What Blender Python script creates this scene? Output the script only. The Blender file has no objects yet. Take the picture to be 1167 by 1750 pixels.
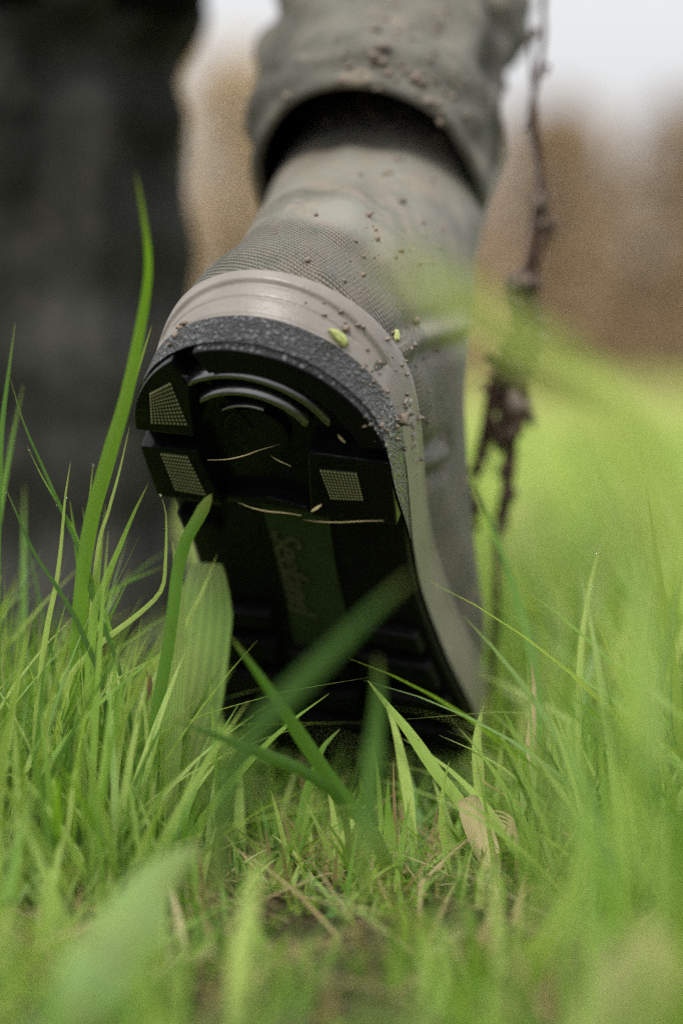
import bpy, bmesh, math, random
import numpy as np
from mathutils import Vector, Matrix
from mathutils.noise import noise as pnoise

sc = bpy.context.scene
col = sc.collection
rnd = random.Random(7)
rng = np.random.default_rng(7)

# ------------------------------------------------------------------ camera
FPX, CX, CY = 4230.0, 583.5, 875.0
CAMZ, PITCH = 0.18, math.atan2(235, FPX)
cam = bpy.data.cameras.new("camera")
cam.sensor_fit = 'VERTICAL'; cam.sensor_height = 36.0
cam.lens = FPX / 1750 * 36
cam.clip_start = 0.01; cam.clip_end = 2000
cam.dof.use_dof = True; cam.dof.focus_distance = 0.872
cam.dof.aperture_fstop = 3.1
cam.dof.aperture_blades = 0
camo = bpy.data.objects.new("camera", cam); col.objects.link(camo)
camo.location = (0, 0, CAMZ); camo.rotation_euler = (math.pi / 2 - PITCH, 0, 0)
sc.camera = camo
FW = Vector((0, math.cos(PITCH), -math.sin(PITCH))); UP = Vector((0, math.sin(PITCH), math.cos(PITCH)))

# ------------------------------------------------------------------ world, sun, exposure
SUN_EL, SUN_AZ = math.radians(52), math.radians(200)   # azimuth measured from +Y clockwise
w = bpy.data.worlds.new("World"); sc.world = w; w.use_nodes = True
nt = w.node_tree; nt.nodes.clear()
sky = nt.nodes.new('ShaderNodeTexSky'); sky.sky_type = 'NISHITA'; sky.sun_disc = False
sky.sun_elevation = SUN_EL; sky.sun_rotation = SUN_AZ; sky.air_density = 1.0; sky.dust_density = 6.0
hsv = nt.nodes.new('ShaderNodeHueSaturation'); hsv.inputs['Saturation'].default_value = 0.10
hsv.inputs['Value'].default_value = 1.0
mixc = nt.nodes.new('ShaderNodeMix'); mixc.data_type = 'RGBA'
mixc.inputs[0].default_value = 0.80                      # overcast layer over the clear sky
# overcast sky: brightness falls from the zenith towards the horizon as (1 + 2 sin(elevation)) / 3
tco = nt.nodes.new('ShaderNodeTexCoord'); sxyz = nt.nodes.new('ShaderNodeSeparateXYZ'); nt.links.new(tco.outputs['Generated'], sxyz.inputs[0])
mr = nt.nodes.new('ShaderNodeMapRange'); nt.links.new(sxyz.outputs[2], mr.inputs[0]); mr.inputs[1].default_value = 0; mr.inputs[2].default_value = 1
mr.inputs[3].default_value = 4.3; mr.inputs[4].default_value = 12.8
cmb = nt.nodes.new('ShaderNodeCombineColor')
for q, f in enumerate((.985, 1.0, 1.02)):
    mm = nt.nodes.new('ShaderNodeMath'); mm.operation = 'MULTIPLY'; mm.inputs[1].default_value = f
    nt.links.new(mr.outputs[0], mm.inputs[0]); nt.links.new(mm.outputs[0], cmb.inputs[q])
nt.links.new(cmb.outputs[0], mixc.inputs[7])
bg = nt.nodes.new('ShaderNodeBackground'); bg.inputs['Strength'].default_value = 0.10
wo = nt.nodes.new('ShaderNodeOutputWorld')
nt.links.new(sky.outputs[0], hsv.inputs['Color']); nt.links.new(hsv.outputs[0], mixc.inputs[6])
nt.links.new(mixc.outputs[2], bg.inputs['Color']); nt.links.new(bg.outputs[0], wo.inputs['Surface'])
sl = bpy.data.lights.new("sun", 'SUN'); sl.energy = 1.5; sl.angle = math.radians(11); sl.color = (1, .97, .92)
so = bpy.data.objects.new("sun", sl); col.objects.link(so)
sd = Vector((math.sin(SUN_AZ) * math.cos(SUN_EL), math.cos(SUN_AZ) * math.cos(SUN_EL), math.sin(SUN_EL)))
so.rotation_euler = sd.to_track_quat('Z', 'Y').to_euler()
sc.view_settings.view_transform = 'Standard'; sc.view_settings.look = 'None'
sc.view_settings.gamma = 1; sc.view_settings.use_curve_mapping = False
sc.view_settings.exposure = 0.74
sc.cycles.max_bounces = 7; sc.cycles.transparent_max_bounces = 6
sc.cycles.use_denoising = False

def P(px, py, d):
    """a point seen at photo pixel (px, py) and d metres in front of the lens"""
    v = Vector((1, 0, 0)) * ((px - CX) / FPX * d) + FW * d + UP * ((CY - py) / FPX * d)
    return v + Vector((0, 0, CAMZ))

# ------------------------------------------------------------------ materials
def lin(c):
    return tuple(((v / 255) / 12.92 if v / 255 <= .04045 else ((v / 255 + .055) / 1.055) ** 2.4) for v in c) + (1,)

class NB:
    def __init__(s, name):
        s.m = bpy.data.materials.new(name); s.m.use_nodes = True
        s.t = s.m.node_tree; s.t.nodes.clear()
        s.out = s.n('ShaderNodeOutputMaterial')
    def n(s, kind, **kw):
        x = s.t.nodes.new(kind)
        for k, v in kw.items():
            setattr(x, k, v)
        return x
    def l(s, a, b): s.t.links.new(a, b)
    def noise(s, scale, detail=4, rough=.55, vec=None, dist=0):
        x = s.n('ShaderNodeTexNoise'); x.inputs['Scale'].default_value = scale
        x.inputs['Detail'].default_value = detail; x.inputs['Roughness'].default_value = rough
        x.inputs['Distortion'].default_value = dist
        if vec is not None: s.l(vec, x.inputs['Vector'])
        return x.outputs['Fac']
    def ramp(s, fac, stops, mode='LINEAR'):
        x = s.n('ShaderNodeValToRGB'); x.color_ramp.interpolation = mode
        e = x.color_ramp.elements
        while len(e) > 1: e.remove(e[-1])
        e[0].position = stops[0][0]; e[0].color = stops[0][1]
        for p, c in stops[1:]:
            q = e.new(p); q.color = c
        s.l(fac, x.inputs['Fac']); return x.outputs['Color']
    def math(s, op, a, b=None, clamp=False):
        x = s.n('ShaderNodeMath', operation=op); x.use_clamp = clamp
        for i, v in enumerate((a, b)):
            if v is None: continue
            if isinstance(v, (int, float)): x.inputs[i].default_value = v
            else: s.l(v, x.inputs[i])
        return x.outputs[0]
    def mix(s, fac, a, b):
        x = s.n('ShaderNodeMix', data_type='RGBA')
        for i, v in ((0, fac), (6, a), (7, b)):
            if isinstance(v, (int, float, tuple)): x.inputs[i].default_value = v
            else: s.l(v, x.inputs[i])
        return x.outputs[2]
    def bump(s, h, dist, strength=1, prev=None):
        x = s.n('ShaderNodeBump'); x.inputs['Distance'].default_value = dist
        x.inputs['Strength'].default_value = strength; s.l(h, x.inputs['Height'])
        if prev is not None: s.l(prev, x.inputs['Normal'])
        return x.outputs['Normal']
    def coord(s, kind='Object'):
        return s.n('ShaderNodeTexCoord').outputs[kind]
    def attr(s, name, out='Fac'):
        x = s.n('ShaderNodeAttribute'); x.attribute_name = name; return x.outputs[out]
    def principled(s, colr, rough, normal=None, spec=.5, metal=0):
        x = s.n('ShaderNodeBsdfPrincipled')
        for k, v in (('Base Color', colr), ('Roughness', rough), ('Specular IOR Level', spec), ('Metallic', metal)):
            if isinstance(v, (int, float, tuple)): x.inputs[k].default_value = v
            else: s.l(v, x.inputs[k])
        if normal is not None: s.l(normal, x.inputs['Normal'])
        return x
    def done(s, shader):
        s.l(shader, s.out.inputs['Surface']); return s.m

def mat_upper(name, base, dark, knurl=True):
    b = NB(name); oc = b.coord('Object'); uv = b.coord('UV')
    n1 = b.noise(22, 6, .6, oc); n2 = b.noise(420, 3, .6, oc)
    c = b.ramp(n1, [(.3, dark), (.62, base)])
    mud = b.ramp(b.noise(60, 8, .72, oc), [(.46, (0, 0, 0, 1)), (.62, (.80, .80, .80, 1))])
    c = b.mix(mud, c, (.26, .21, .165, 1))
    nrm = None
    if knurl:
        sx = b.n('ShaderNodeSeparateXYZ'); b.l(uv, sx.inputs[0])
        u, v = sx.outputs[0], sx.outputs[1]
        # ribs that run obliquely, broken into short ticks
        wob = b.math('MULTIPLY', b.math('SUBTRACT', b.noise(30, 2, .5, oc), .5), .002)
        vv = b.math('ADD', b.math('ADD', v, b.math('MULTIPLY', u, .25)), wob)
        rib = b.math('SINE', b.math('MULTIPLY', vv, 2 * math.pi / .0016))
        tick = b.math('SINE', b.math('ADD', b.math('MULTIPLY', u, 2 * math.pi / .0019), b.math('MULTIPLY', vv, 2 * math.pi / .0032)))
        h = b.math('ADD', rib, b.math('MULTIPLY', tick, .45))
        k = b.attr('knurl')
        hm = b.math('MULTIPLY', h, k)
        nrm = b.bump(hm, .00042, 1)
        cr = b.math('MULTIPLY', b.math('SUBTRACT', .4, h, ), b.math('MULTIPLY', k, .42), clamp=True)
        c = b.mix(cr, c, tuple(x * .35 for x in dark[:3]) + (1,))
    nrm = b.bump(n2, .0004, .7, nrm)
    nrm = b.bump(b.noise(35, 3, .5, oc), .004, .45, nrm)
    return b.done(b.principled(c, b.math('ADD', b.math('MULTIPLY', n1, .25), .38), nrm, .35).outputs[0])

def mat_rubber_side():
    b = NB('pebbled_black_rubber'); oc = b.coord('Object')
    v = b.n('ShaderNodeTexVoronoi'); v.feature = 'DISTANCE_TO_EDGE'; v.inputs['Scale'].default_value = 440
    mp = b.n('ShaderNodeMapping'); mp.inputs['Scale'].default_value = (1, 1, 1.0); b.l(oc, mp.inputs[0])
    ns = b.n('ShaderNodeTexNoise'); ns.inputs['Scale'].default_value = 500; b.l(mp.outputs[0], ns.inputs['Vector'])
    ad = b.n('ShaderNodeVectorMath', operation='MULTIPLY_ADD')
    b.l(ns.outputs['Color'], ad.inputs[0]); ad.inputs[1].default_value = (.0030,) * 3; b.l(mp.outputs[0], ad.inputs[2])
    b.l(ad.outputs[0], v.inputs['Vector'])
    h = b.ramp(v.outputs['Distance'], [(.0, (0, 0, 0, 1)), (.26, (1, 1, 1, 1))])
    nrm = b.bump(h, .0026, 1)
    dust = b.ramp(b.noise(90, 6, .7, oc), [(.45, (0, 0, 0, 1)), (.7, (1, 1, 1, 1))])
    c = b.mix(b.math('MULTIPLY', dust, .22), (.014, .015, .017, 1), (.07, .068, .06, 1))
    pr = b.principled(c, b.mix(h, (.45, .45, .45, 1), (.24, .24, .24, 1)), nrm, 1.0); pr.inputs['Coat Weight'].default_value = .6; pr.inputs['Coat Roughness'].default_value = .25; b.l(nrm, pr.inputs['Coat Normal'])
    return b.done(pr.outputs[0])

def mat_simple(name, base, rough=.5, spec=.5, var=.25, scale=60, bump=.0003, bscale=300, metal=0):
    b = NB(name); oc = b.coord('Object')
    n1 = b.noise(scale, 5, .6, oc)
    c = b.mix(n1, tuple(x * (1 - var) for x in base[:3]) + (1,), tuple(min(1, x * (1 + var)) for x in base[:3]) + (1,))
    nrm = b.bump(b.noise(bscale, 4, .6, oc), bump, .8)
    return b.done(b.principled(c, rough, nrm, spec, metal).outputs[0])

def mat_grass(name, stops, tip=(.24, .22, .07, 1), transl=.36, spec=.4, vein=True, mottle=False):
    b = NB(name)
    r = b.attr('rnd'); t = b.attr('len')
    c = b.ramp(r, stops)
    oc = b.coord('Object')
    c = b.mix(b.math('MULTIPLY', b.noise(140, 3, .6, oc), .22), c, (.22, .30, .06, 1))
    if mottle: c = b.mix(b.ramp(b.noise(38, 4, .6, oc), [(.42, (0, 0, 0, 1)), (.60, (.65, .65, .65, 1))]), c, (.32, .37, .11, 1))
    if mottle:
        vn = b.math('MULTIPLY', b.math('ADD', b.math('SINE', b.math('MULTIPLY', b.attr('across'), 19.0)), 1.0), .22)
        c = b.mix(vn, c, (.09, .17, .045, 1))
    tp = b.ramp(t, [(.0, (.0,) * 3 + (1,)), (.88, (0, 0, 0, 1)), (1, (.55,) * 3 + (1,))])
    c = b.mix(tp, c, tip)
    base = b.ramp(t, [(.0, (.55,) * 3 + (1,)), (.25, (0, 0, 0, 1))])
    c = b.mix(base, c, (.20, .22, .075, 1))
    nrm = None
    if vein:
        a = b.attr('across')
        h = b.math('SINE', b.math('MULTIPLY', a, 40.0))
        nrm = b.bump(h, .00012, .6)
    p = b.principled(c, .42, nrm, spec)
    tr = b.n('ShaderNodeBsdfTranslucent')
    hs = b.n('ShaderNodeHueSaturation'); hs.inputs['Saturation'].default_value = 1.15; hs.inputs['Value'].default_value = 1.5
    b.l(c, hs.inputs['Color']); b.l(hs.outputs[0], tr.inputs['Color'])
    mx = b.n('ShaderNodeMixShader'); mx.inputs[0].default_value = transl
    b.l(p.outputs[0], mx.inputs[1]); b.l(tr.outputs[0], mx.inputs[2])
    return b.done(mx.outputs[0])

M = {}
M['upper'] = mat_upper('olive_grey_rubberised_fabric', (.215, .210, .172, 1), (.115, .112, .088, 1))
M['upper_shaded'] = mat_upper('shaft_fabric_shaded', (.085, .085, .065, 1), (.045, .045, .035, 1), False)  # standing boot: same fabric, with its shade put into the colour
M['side'] = mat_rubber_side()
M['rand'] = mat_simple('taupe_rubber', (.205, .180, .155), .36, .5, .42, 45, .00025, 700)
M['black'] = mat_simple('glossy_black_rubber', (.003, .0033, .004), .20, .20, .3, 50, .0003, 160)
M['wet'] = mat_simple('wet_black_rubber', (.005, .0055, .007), .15, 1.0, .3, 50, .0003, 160)
_p = next(n for n in M['wet'].node_tree.nodes if n.type == 'BSDF_PRINCIPLED'); _p.inputs['Coat Weight'].default_value = 1; _p.inputs['Coat Roughness'].default_value = .26; _p.inputs['Coat IOR'].default_value = 1.9
M['blackm'] = mat_simple('matt_black_rubber', (.004, .0042, .0045), .42, .12, .3, 50, .0003, 260)
M['pad'] = mat_simple('olive_traction_pad', (.155, .148, .068), .45, .4, .25, 120, .0001, 500)
M['strip'] = mat_simple('dark_green_inlay', (.022, .036, .014), .5, .3, .3, 80)
M['script'] = mat_simple('olive_raised_lettering', (.06, .06, .03), .6, .2, .5, 80)
M['mud'] = mat_simple('damp_mud', (.20, .155, .12), .6, .35, .45, 300, .0006, 900)
M['mud_dark'] = mat_simple('dark_soil', (.085, .055, .038), .75, .2, .5, 90, .002, 300)
M['trouser'] = None
M['bark'] = mat_simple('stalk_bark', (.07, .042, .034), .8, .2, .4, 120, .001, 400)
M['dryleaf'] = mat_simple('dry_brown_leaf', (.17, .075, .035), .6, .3, .4, 200, .0004, 500)
M['bud'] = mat_simple('yellow_green_bud', (.33, .36, .12), .5, .4, .3, 400, .0005, 900)
M['pale'] = mat_simple('pale_dead_leaf', (.50, .38, .26), .55, .3, .3, 120, .0004, 400)

def mat_trouser(name, a, c2):
    b = NB(name); oc = b.coord('Object')
    n1 = b.noise(19, 6, .65, oc)
    c = b.ramp(n1, [(.32, a), (.66, c2)])
    mud = b.ramp(b.noise(38, 8, .75, oc), [(.55, (0, 0, 0, 1)), (.68, (.8, .8, .8, 1))])
    c = b.mix(mud, c, tuple(x * 1.25 for x in (c2[0] * 1.25, c2[1] * 1.0, c2[2] * .85)) + (1,))
    v = b.n('ShaderNodeTexNoise'); v.inputs['Scale'].default_value = 900; b.l(oc, v.inputs['Vector'])
    nrm = b.bump(v.outputs['Fac'], .0006, .8)
    nrm = b.bump(b.noise(18, 4, .55, oc), .012, .6, nrm)
    return b.done(b.principled(c, .72, nrm, .25).outputs[0])
M['trouser'] = mat_trouser('grey_green_twill', (.068, .066, .053, 1), (.155, .148, .122, 1))
M['trouser_shaded'] = mat_trouser('shaded_twill', (.018, .018, .015, 1), (.040, .040, .034, 1))  # same twill for the standing leg, its shade mixed into the colour
M['hem_shade_black'] = mat_simple('black_hem_shade_and_coat', (.006, .006, .006), .9, .1)  # black that paints the shade inside the hem; the coat hem shares it
M['jacket'] = mat_simple('dark_jacket', (.03, .03, .025), .8, .2)

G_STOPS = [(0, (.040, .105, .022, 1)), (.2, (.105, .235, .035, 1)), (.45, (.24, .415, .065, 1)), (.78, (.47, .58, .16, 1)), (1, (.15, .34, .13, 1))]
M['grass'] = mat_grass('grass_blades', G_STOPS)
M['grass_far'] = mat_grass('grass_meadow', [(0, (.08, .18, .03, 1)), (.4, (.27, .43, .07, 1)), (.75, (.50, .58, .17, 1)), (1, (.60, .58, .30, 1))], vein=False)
M['grass_dist'] = mat_grass('grass_distant', [(0, (.26, .32, .08, 1)), (.5, (.42, .48, .15, 1)), (1, (.56, .52, .24, 1))], vein=False)
M['leaf'] = mat_grass('broad_leaf', vein=True, mottle=True, stops= [(0, (.20, .33, .07, 1)), (.5, (.27, .39, .10, 1)), (1, (.22, .40, .19, 1))], tip=(.3, .34, .13, 1), transl=.35)
M['straw'] = mat_grass('dead_straw', [(0, (.17, .11, .05, 1)), (.5, (.50, .37, .18, 1)), (1, (.68, .56, .34, 1))], tip=(.3, .2, .1, 1), transl=.25)

def mat_ground():
    b = NB('soil_and_thatch'); oc = b.coord('Object')
    c = b.ramp(b.noise(60, 8, .7, oc), [(.3, (.018, .014, .009, 1)), (.5, (.040, .038, .016, 1)), (.7, (.12, .09, .045, 1))])
    far = b.ramp(b.noise(.5, 6, .6, oc), [(.3, (.22, .26, .08, 1)), (.7, (.34, .33, .14, 1))])
    g = b.n('ShaderNodeSeparateXYZ'); b.l(oc, g.inputs[0])
    f = b.math('DIVIDE', b.math('SUBTRACT', g.outputs[1], 1.3), 5.0, clamp=True)
    c = b.mix(f, c, far)
    nrm = b.bump(b.noise(120, 8, .7, oc), .006, 1)
    return b.done(b.principled(c, .9, nrm, .15).outputs[0])
M['ground'] = mat_ground()

# ------------------------------------------------------------------ helpers
def link(name, me, mat, parent=None, smooth=True):
    o = bpy.data.objects.new(name, me); col.objects.link(o)
    if mat is not None and not me.materials: me.materials.append(mat)
    if smooth and len(me.polygons): me.polygons.foreach_set('use_smooth', [True] * len(me.polygons))
    if parent is not None: o.parent = parent
    return o

def tag(o, label=None, cat=None, group=None, kind=None):
    for k, v in (('label', label), ('category', cat), ('group', group), ('kind', kind)):
        if v: o[k] = v
    return o

def empty(name, loc=(0, 0, 0)):
    o = bpy.data.objects.new(name, None); o.empty_display_size = .05
    o.location = loc; col.objects.link(o); return o

def mesh_np(name, V, F, attrs=None):
    me = bpy.data.meshes.new(name)
    V = np.asarray(V, dtype=np.float32).reshape(-1, 3); F = np.asarray(F, dtype=np.int32)
    me.vertices.add(len(V)); me.vertices.foreach_set('co', V.ravel())
    n = F.shape[1]
    me.loops.add(F.size); me.loops.foreach_set('vertex_index', F.ravel())
    me.polygons.add(len(F)); me.polygons.foreach_set('loop_start', np.arange(0, F.size, n, dtype=np.int32))
    me.update(calc_edges=True)
    for k, a in (attrs or {}).items():
        at = me.attributes.new(k, 'FLOAT', 'POINT'); at.data.foreach_set('value', np.asarray(a, dtype=np.float32))
    me.validate(); return me

def interp(x, tab):
    xs = [a for a, _ in tab]; ys = [b for _, b in tab]
    return float(np.interp(x, xs, ys))

def sm_interp(x, tab):
    # monotone-ish smooth table
    for i in range(len(tab) - 1):
        if x <= tab[i + 1][0] or i == len(tab) - 2:
            x0, y0 = tab[i]; x1, y1 = tab[i + 1]
            t = min(1, max(0, (x - x0) / (x1 - x0)))
            d = lambda j: 0 if j <= 0 or j >= len(tab) - 1 else (tab[j + 1][1] - tab[j - 1][1]) / (tab[j + 1][0] - tab[j - 1][0])
            h = x1 - x0; m0, m1 = d(i) * h, d(i + 1) * h
            return (2*t**3-3*t**2+1)*y0 + (t**3-2*t**2+t)*m0 + (-2*t**3+3*t**2)*y1 + (t**3-t**2)*m1

def ss(a, b, x):
    t = min(1, max(0, (x - a) / (b - a))); return t * t * (3 - 2 * t)

def loft(name, rings, mat, parent=None, closed_ends=False, attrs=None, uv=None):
    """rings: list of equal-length lists of points, closed around"""
    n = len(rings[0]); V = [p for r in rings for p in r]; F = []
    for i in range(len(rings) - 1):
        for j in range(n):
            a = i * n + j; b_ = i * n + (j + 1) % n
            F.append((a, b_, b_ + n, a + n))
    me = bpy.data.meshes.new(name); faces = list(F)
    if closed_ends:
        faces.append(tuple(reversed(range(n)))); faces.append(tuple(range((len(rings) - 1) * n, len(rings) * n)))
    me.from_pydata([tuple(v) for v in V], [], faces)
    for k, a in (attrs or {}).items():
        at = me.attributes.new(k, 'FLOAT', 'POINT'); at.data.foreach_set('value', a)
    if uv is not None:
        ul = me.uv_layers.new(name='UVMap')
        for pi, p in enumerate(me.polygons):
            if pi >= len(F): continue
            i, j = divmod(pi, n)
            for k, li in enumerate(p.loop_indices):
                ii = i + (1 if k >= 2 else 0); jj = j + (1 if k in (1, 2) else 0)
                ul.data[li].uv = uv(ii, jj)
    me.update(); return link(name, me, mat, parent)

# ------------------------------------------------------------------ setting
def build_ground():
    V, F = [], []
    ys = [-1.5, -.6, 0.0] + list(np.linspace(.3, 1.6, 60)) + [1.8, 2.2, 3, 4, 6, 9, 14, 22, 40, 80, 180, 450, 1200]
    nx = 60
    for y in ys:
        half = max(1.0, 1.6 + abs(y) * .9)
        for i in range(nx):
            s = (i / (nx - 1)) * 2 - 1
            x = half * (abs(s) ** 1.5) * (1 if s >= 0 else -1)
            z = pnoise(Vector((x * 9, y * 9, 0))) * .006 + pnoise(Vector((x * 30, y * 30, 3))) * .0025 if y < 3 else pnoise(Vector((x * .4, y * .4, 0))) * .02
            V.append((x, y, z))
    for j in range(len(ys) - 1):
        for i in range(nx - 1):
            a = j * nx + i; F.append((a, a + 1, a + nx + 1, a + nx))
    o = link('ground', mesh_np('ground', V, F), M['ground']); tag(o, kind='structure')
build_ground()

def build_trees():
    tones = [(.31, .22, .125), (.44, .33, .20), (.26, .18, .10), (.50, .39, .25), (.38, .26, .155)]
    words = ['grey-brown', 'tan', 'dark brown', 'straw-coloured', 'russet']
    mats = [mat_simple('twig_foliage_%s' % wd.replace('-', '_'), t, .8, .2, .35, 3, .01, 8) for t, wd in zip(tones, words)]
    bk = mat_simple('tree_bark', (.09, .07, .05), .85, .2, .3, 5, .01, 12)
    spec = [(-9.5, 30, 3.4, 1), (-6.4, 33, 4.1, 3), (-3.3, 31, 4.0, 1), (-1.3, 34, 3.7, 3), (.8, 30, 3.2, 4), (2.9, 33, 3.0, 0),
            (4.3, 29, 2.7, 2), (6.4, 32, 3.0, 2), (9.0, 33, 3.6, 0)]
    where = ['far left of the person', 'left behind the dark leg', 'just left of the raised boot', 'behind the raised boot',
             'behind the muddy stalk', 'right of the muddy stalk', 'near the right edge', 'at the right edge', 'beyond the right edge']
    for k, (x, y, h, c) in enumerate(spec):
        root = empty('bare_tree', (x, y, 0)); r = random.Random(50 + k)
        tag(root, '%s leafless bushy tree far across the meadow, %s' % (words[c], where[k]), 'tree', 'bare trees at the end of the meadow')
        V, F = [], []
        for _ in range(2600):
            zz = r.random() ** 1.35; rad = 1.75 * (1 - .55 * zz ** 1.5)
            a = r.random() * 6.283; q = math.sqrt(r.random()) * rad * (.75 + .35 * math.sin(a * 3 + k))
            p = Vector((q * math.cos(a), q * math.sin(a) * .8, .15 + zz * (h * 1.25 - .15) * (1 - .18 * (q / 1.7) ** 2)))
            s = r.uniform(.05, .17)
            u = Vector((r.gauss(0, 1), r.gauss(0, 1), r.gauss(0, 1))).normalized(); v = u.orthogonal().normalized()
            b0 = len(V); V += [p - u * s * 1.6, p + v * s * .6, p + u * s * 1.6, p - v * s * .6]; F.append((b0, b0 + 1, b0 + 2, b0 + 3))
        link('crown', mesh_np('crown', V, F), mats[c], root)
        rings = []
        for i in range(6):
            t = i / 5; rr = .11 * (1 - t * .75)
            cx, cy = .12 * math.sin(t * 4 + k), .1 * math.sin(t * 3)
            rings.append([(cx + rr * math.cos(a), cy + rr * math.sin(a), t * h * .8) for a in np.linspace(0, 6.283, 9)[:-1]])
        loft('trunk', rings, bk, root)
        for q in range(5):
            a = r.random() * 6.28; z0 = h * r.uniform(.25, .55)
            rings = []
            for i in range(4):
                t = i / 3; rr = .04 * (1 - t * .7)
                c0 = Vector((math.cos(a), math.sin(a), .9)) * t * 1.1
                rings.append([(c0.x + rr * math.cos(b), c0.y + rr * math.sin(b), z0 + c0.z) for b in np.linspace(0, 6.283, 7)[:-1]])
            loft('limb', rings, bk, root)
build_trees()

# ------------------------------------------------------------------ the raised boot
BX = Vector((.95, -.30, -.086)); BY = Vector((.135, .70, -.70)).normalized()
BX = (BX - BY * BX.dot(BY)).normalized(); BZ = BX.cross(BY)
HEEL_Z = -.015
BO = P(445, 762, .868) - (BY * .045 + BZ * HEEL_Z)
Y0B, RB, THM = .175, .20, .34
def bend(x, y, z):
    if y <= Y0B: return x, y, z
    th = (y - Y0B) / RB
    if th <= THM:
        return x, Y0B + math.sin(th) * (RB - z), z + (1 - math.cos(th)) * (RB - z)
    e = (th - THM) * RB
    return x, Y0B + math.sin(THM) * (RB - z) + math.cos(THM) * e, z + (1 - math.cos(THM)) * (RB - z) + math.sin(THM) * e
def BW(p):
    x, y, z = bend(*p)
    e = max(0.0, z - .06) if y < .16 else 0.0
    return BO + BX * x + BY * y + BZ * z + Vector((-.04 * e, .55 * e * ss(0, .04, e), 0))

FM = [(0, .0452), (.2, .0446), (.42, .0405), (.55, .045), (.70, .0535), (.85, .053), (1, .050)]
FC = [(0, 0), (.3, .000), (.5, .001), (.7, .000), (1, -.010)]
YR = [(-.02, .002), (0, 0), (.02, -.003), (.05, .0015), (.075, .009), (.10, .020), (.13, .033), (.20, .041), (.30, .041)]
YF = [(-.02, .297), (0, .300), (.02, .300), (.035, .290), (.05, .262), (.065, .222), (.085, .178), (.105, .138), (.13, .112), (.2, .112), (.30, .112)]
def outline(z, n, off=0.0, side=1):
    k = ss(.015, .095, z)
    yr, yf = sm_interp(z, YR), sm_interp(z, YF)
    pts = []
    for j in range(n):
        t = 2 * math.pi * j / n
        u = (1 - math.cos(t)) / 2
        s = math.sin(t); sg = 1 if s >= 0 else -1; s = abs(s)
        dr, df = (yf - yr) * u, (yf - yr) * (1 - u)
        ar, af = .050, .075
        er = math.sqrt(max(0, 1 - (1 - min(dr, ar) / ar) ** 2)); ef = max(0, 1 - (1 - min(df, af) / af) ** 2) ** .45
        foot = sm_interp(u, FM) * er * ef * (1 - .16 * ss(.015, .07, z))
        sh = .0450 * (s ** .85)
        if sg * side > 0 or sg > 0: foot *= 1 + (.15 * ss(.020, .045, z) * ss(.13, .30, u) * ss(1.0, .8, u) if z > .02 else 0)
        c = sm_interp(u, FC) * (1 - k)
        x = side * c + sg * (foot * (1 - k) + sh * k)
        y = yr + (yf - yr) * u
        # outward offset
        nx, ny = sg * max(.02, s), -math.cos(t) * .9
        l = math.hypot(nx, ny)
        pts.append((x + off * nx / l, y + off * ny / l, z))
    return pts

def heel_outline(n=120, off=0.0):
    """points of the sole edge at the heel, from left breast round the back to the right breast"""
    pts = outline(-.004, 720, off)
    q = [(x, y) for x, y, z in pts if y <= .0815]
    right = [p for p in q if p[0] >= 0]; left = [p for p in q if p[0] < 0]
    left.sort(key=lambda p: -p[1]); right.sort(key=lambda p: p[1])
    return left + right

def prism_obj(name, poly, z0, z1, mat, parent, bev=.0007, taper=0.0, fn=BW, side_mat=None, cap_mat=None):
    """closed 2-D outline, extruded from z0 (down, towards the ground) up to z1"""
    bm = bmesh.new()
    cx = sum(p[0] for p in poly) / len(poly); cy = sum(p[1] for p in poly) / len(poly)
    a = [bm.verts.new((x + (cx - x) * taper, y + (cy - y) * taper, z0)) for x, y in poly]
    b_ = [bm.verts.new((x, y, z1)) for x, y in poly]
    bm.faces.new(a[::-1]); bm.faces.new(b_)
    n = len(poly)
    for i in range(n):
        f = bm.faces.new((a[i], a[(i + 1) % n], b_[(i + 1) % n], b_[i]))
        if side_mat: f.material_index = 1
    bmesh.ops.recalc_face_normals(bm, faces=bm.faces)
    if bev > 0:
        ed = [e for e in bm.edges if len(e.link_faces) == 2 and e.calc_face_angle(0) > .5]
        bmesh.ops.bevel(bm, geom=ed, offset=bev, segments=2, profile=.6, affect='EDGES', clamp_overlap=True)
    for v in bm.verts: v.co = fn(tuple(v.co))
    me = bpy.data.meshes.new(name); bm.to_mesh(me); bm.free()
    me.materials.append(mat)
    if side_mat: me.materials.append(side_mat)
    return link(name, me, None, parent, smooth=False)

def arc_pts(cx, cy, r, a0, a1, n):
    """angle 0 points to the back of the heel, growing to the right"""
    return [(cx + r * math.sin(a), cy - r * math.cos(a)) for a in np.linspace(math.radians(a0), math.radians(a1), n)]

boot = empty('rubber_boot', BW((0, .1, 0)))
tag(boot, 'raised olive-grey rubber boot, black heel and sole turned to the viewer, mud specks on it', 'boot')
BINV = Matrix.Translation(-boot.location)
def reparent(o):
    pass
class _PB: pass

def to_boot(o):
    """keeps a world-space mesh in place under the boot's empty"""
    o.matrix_parent_inverse = Matrix.Translation(-boot.location); return o

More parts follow.
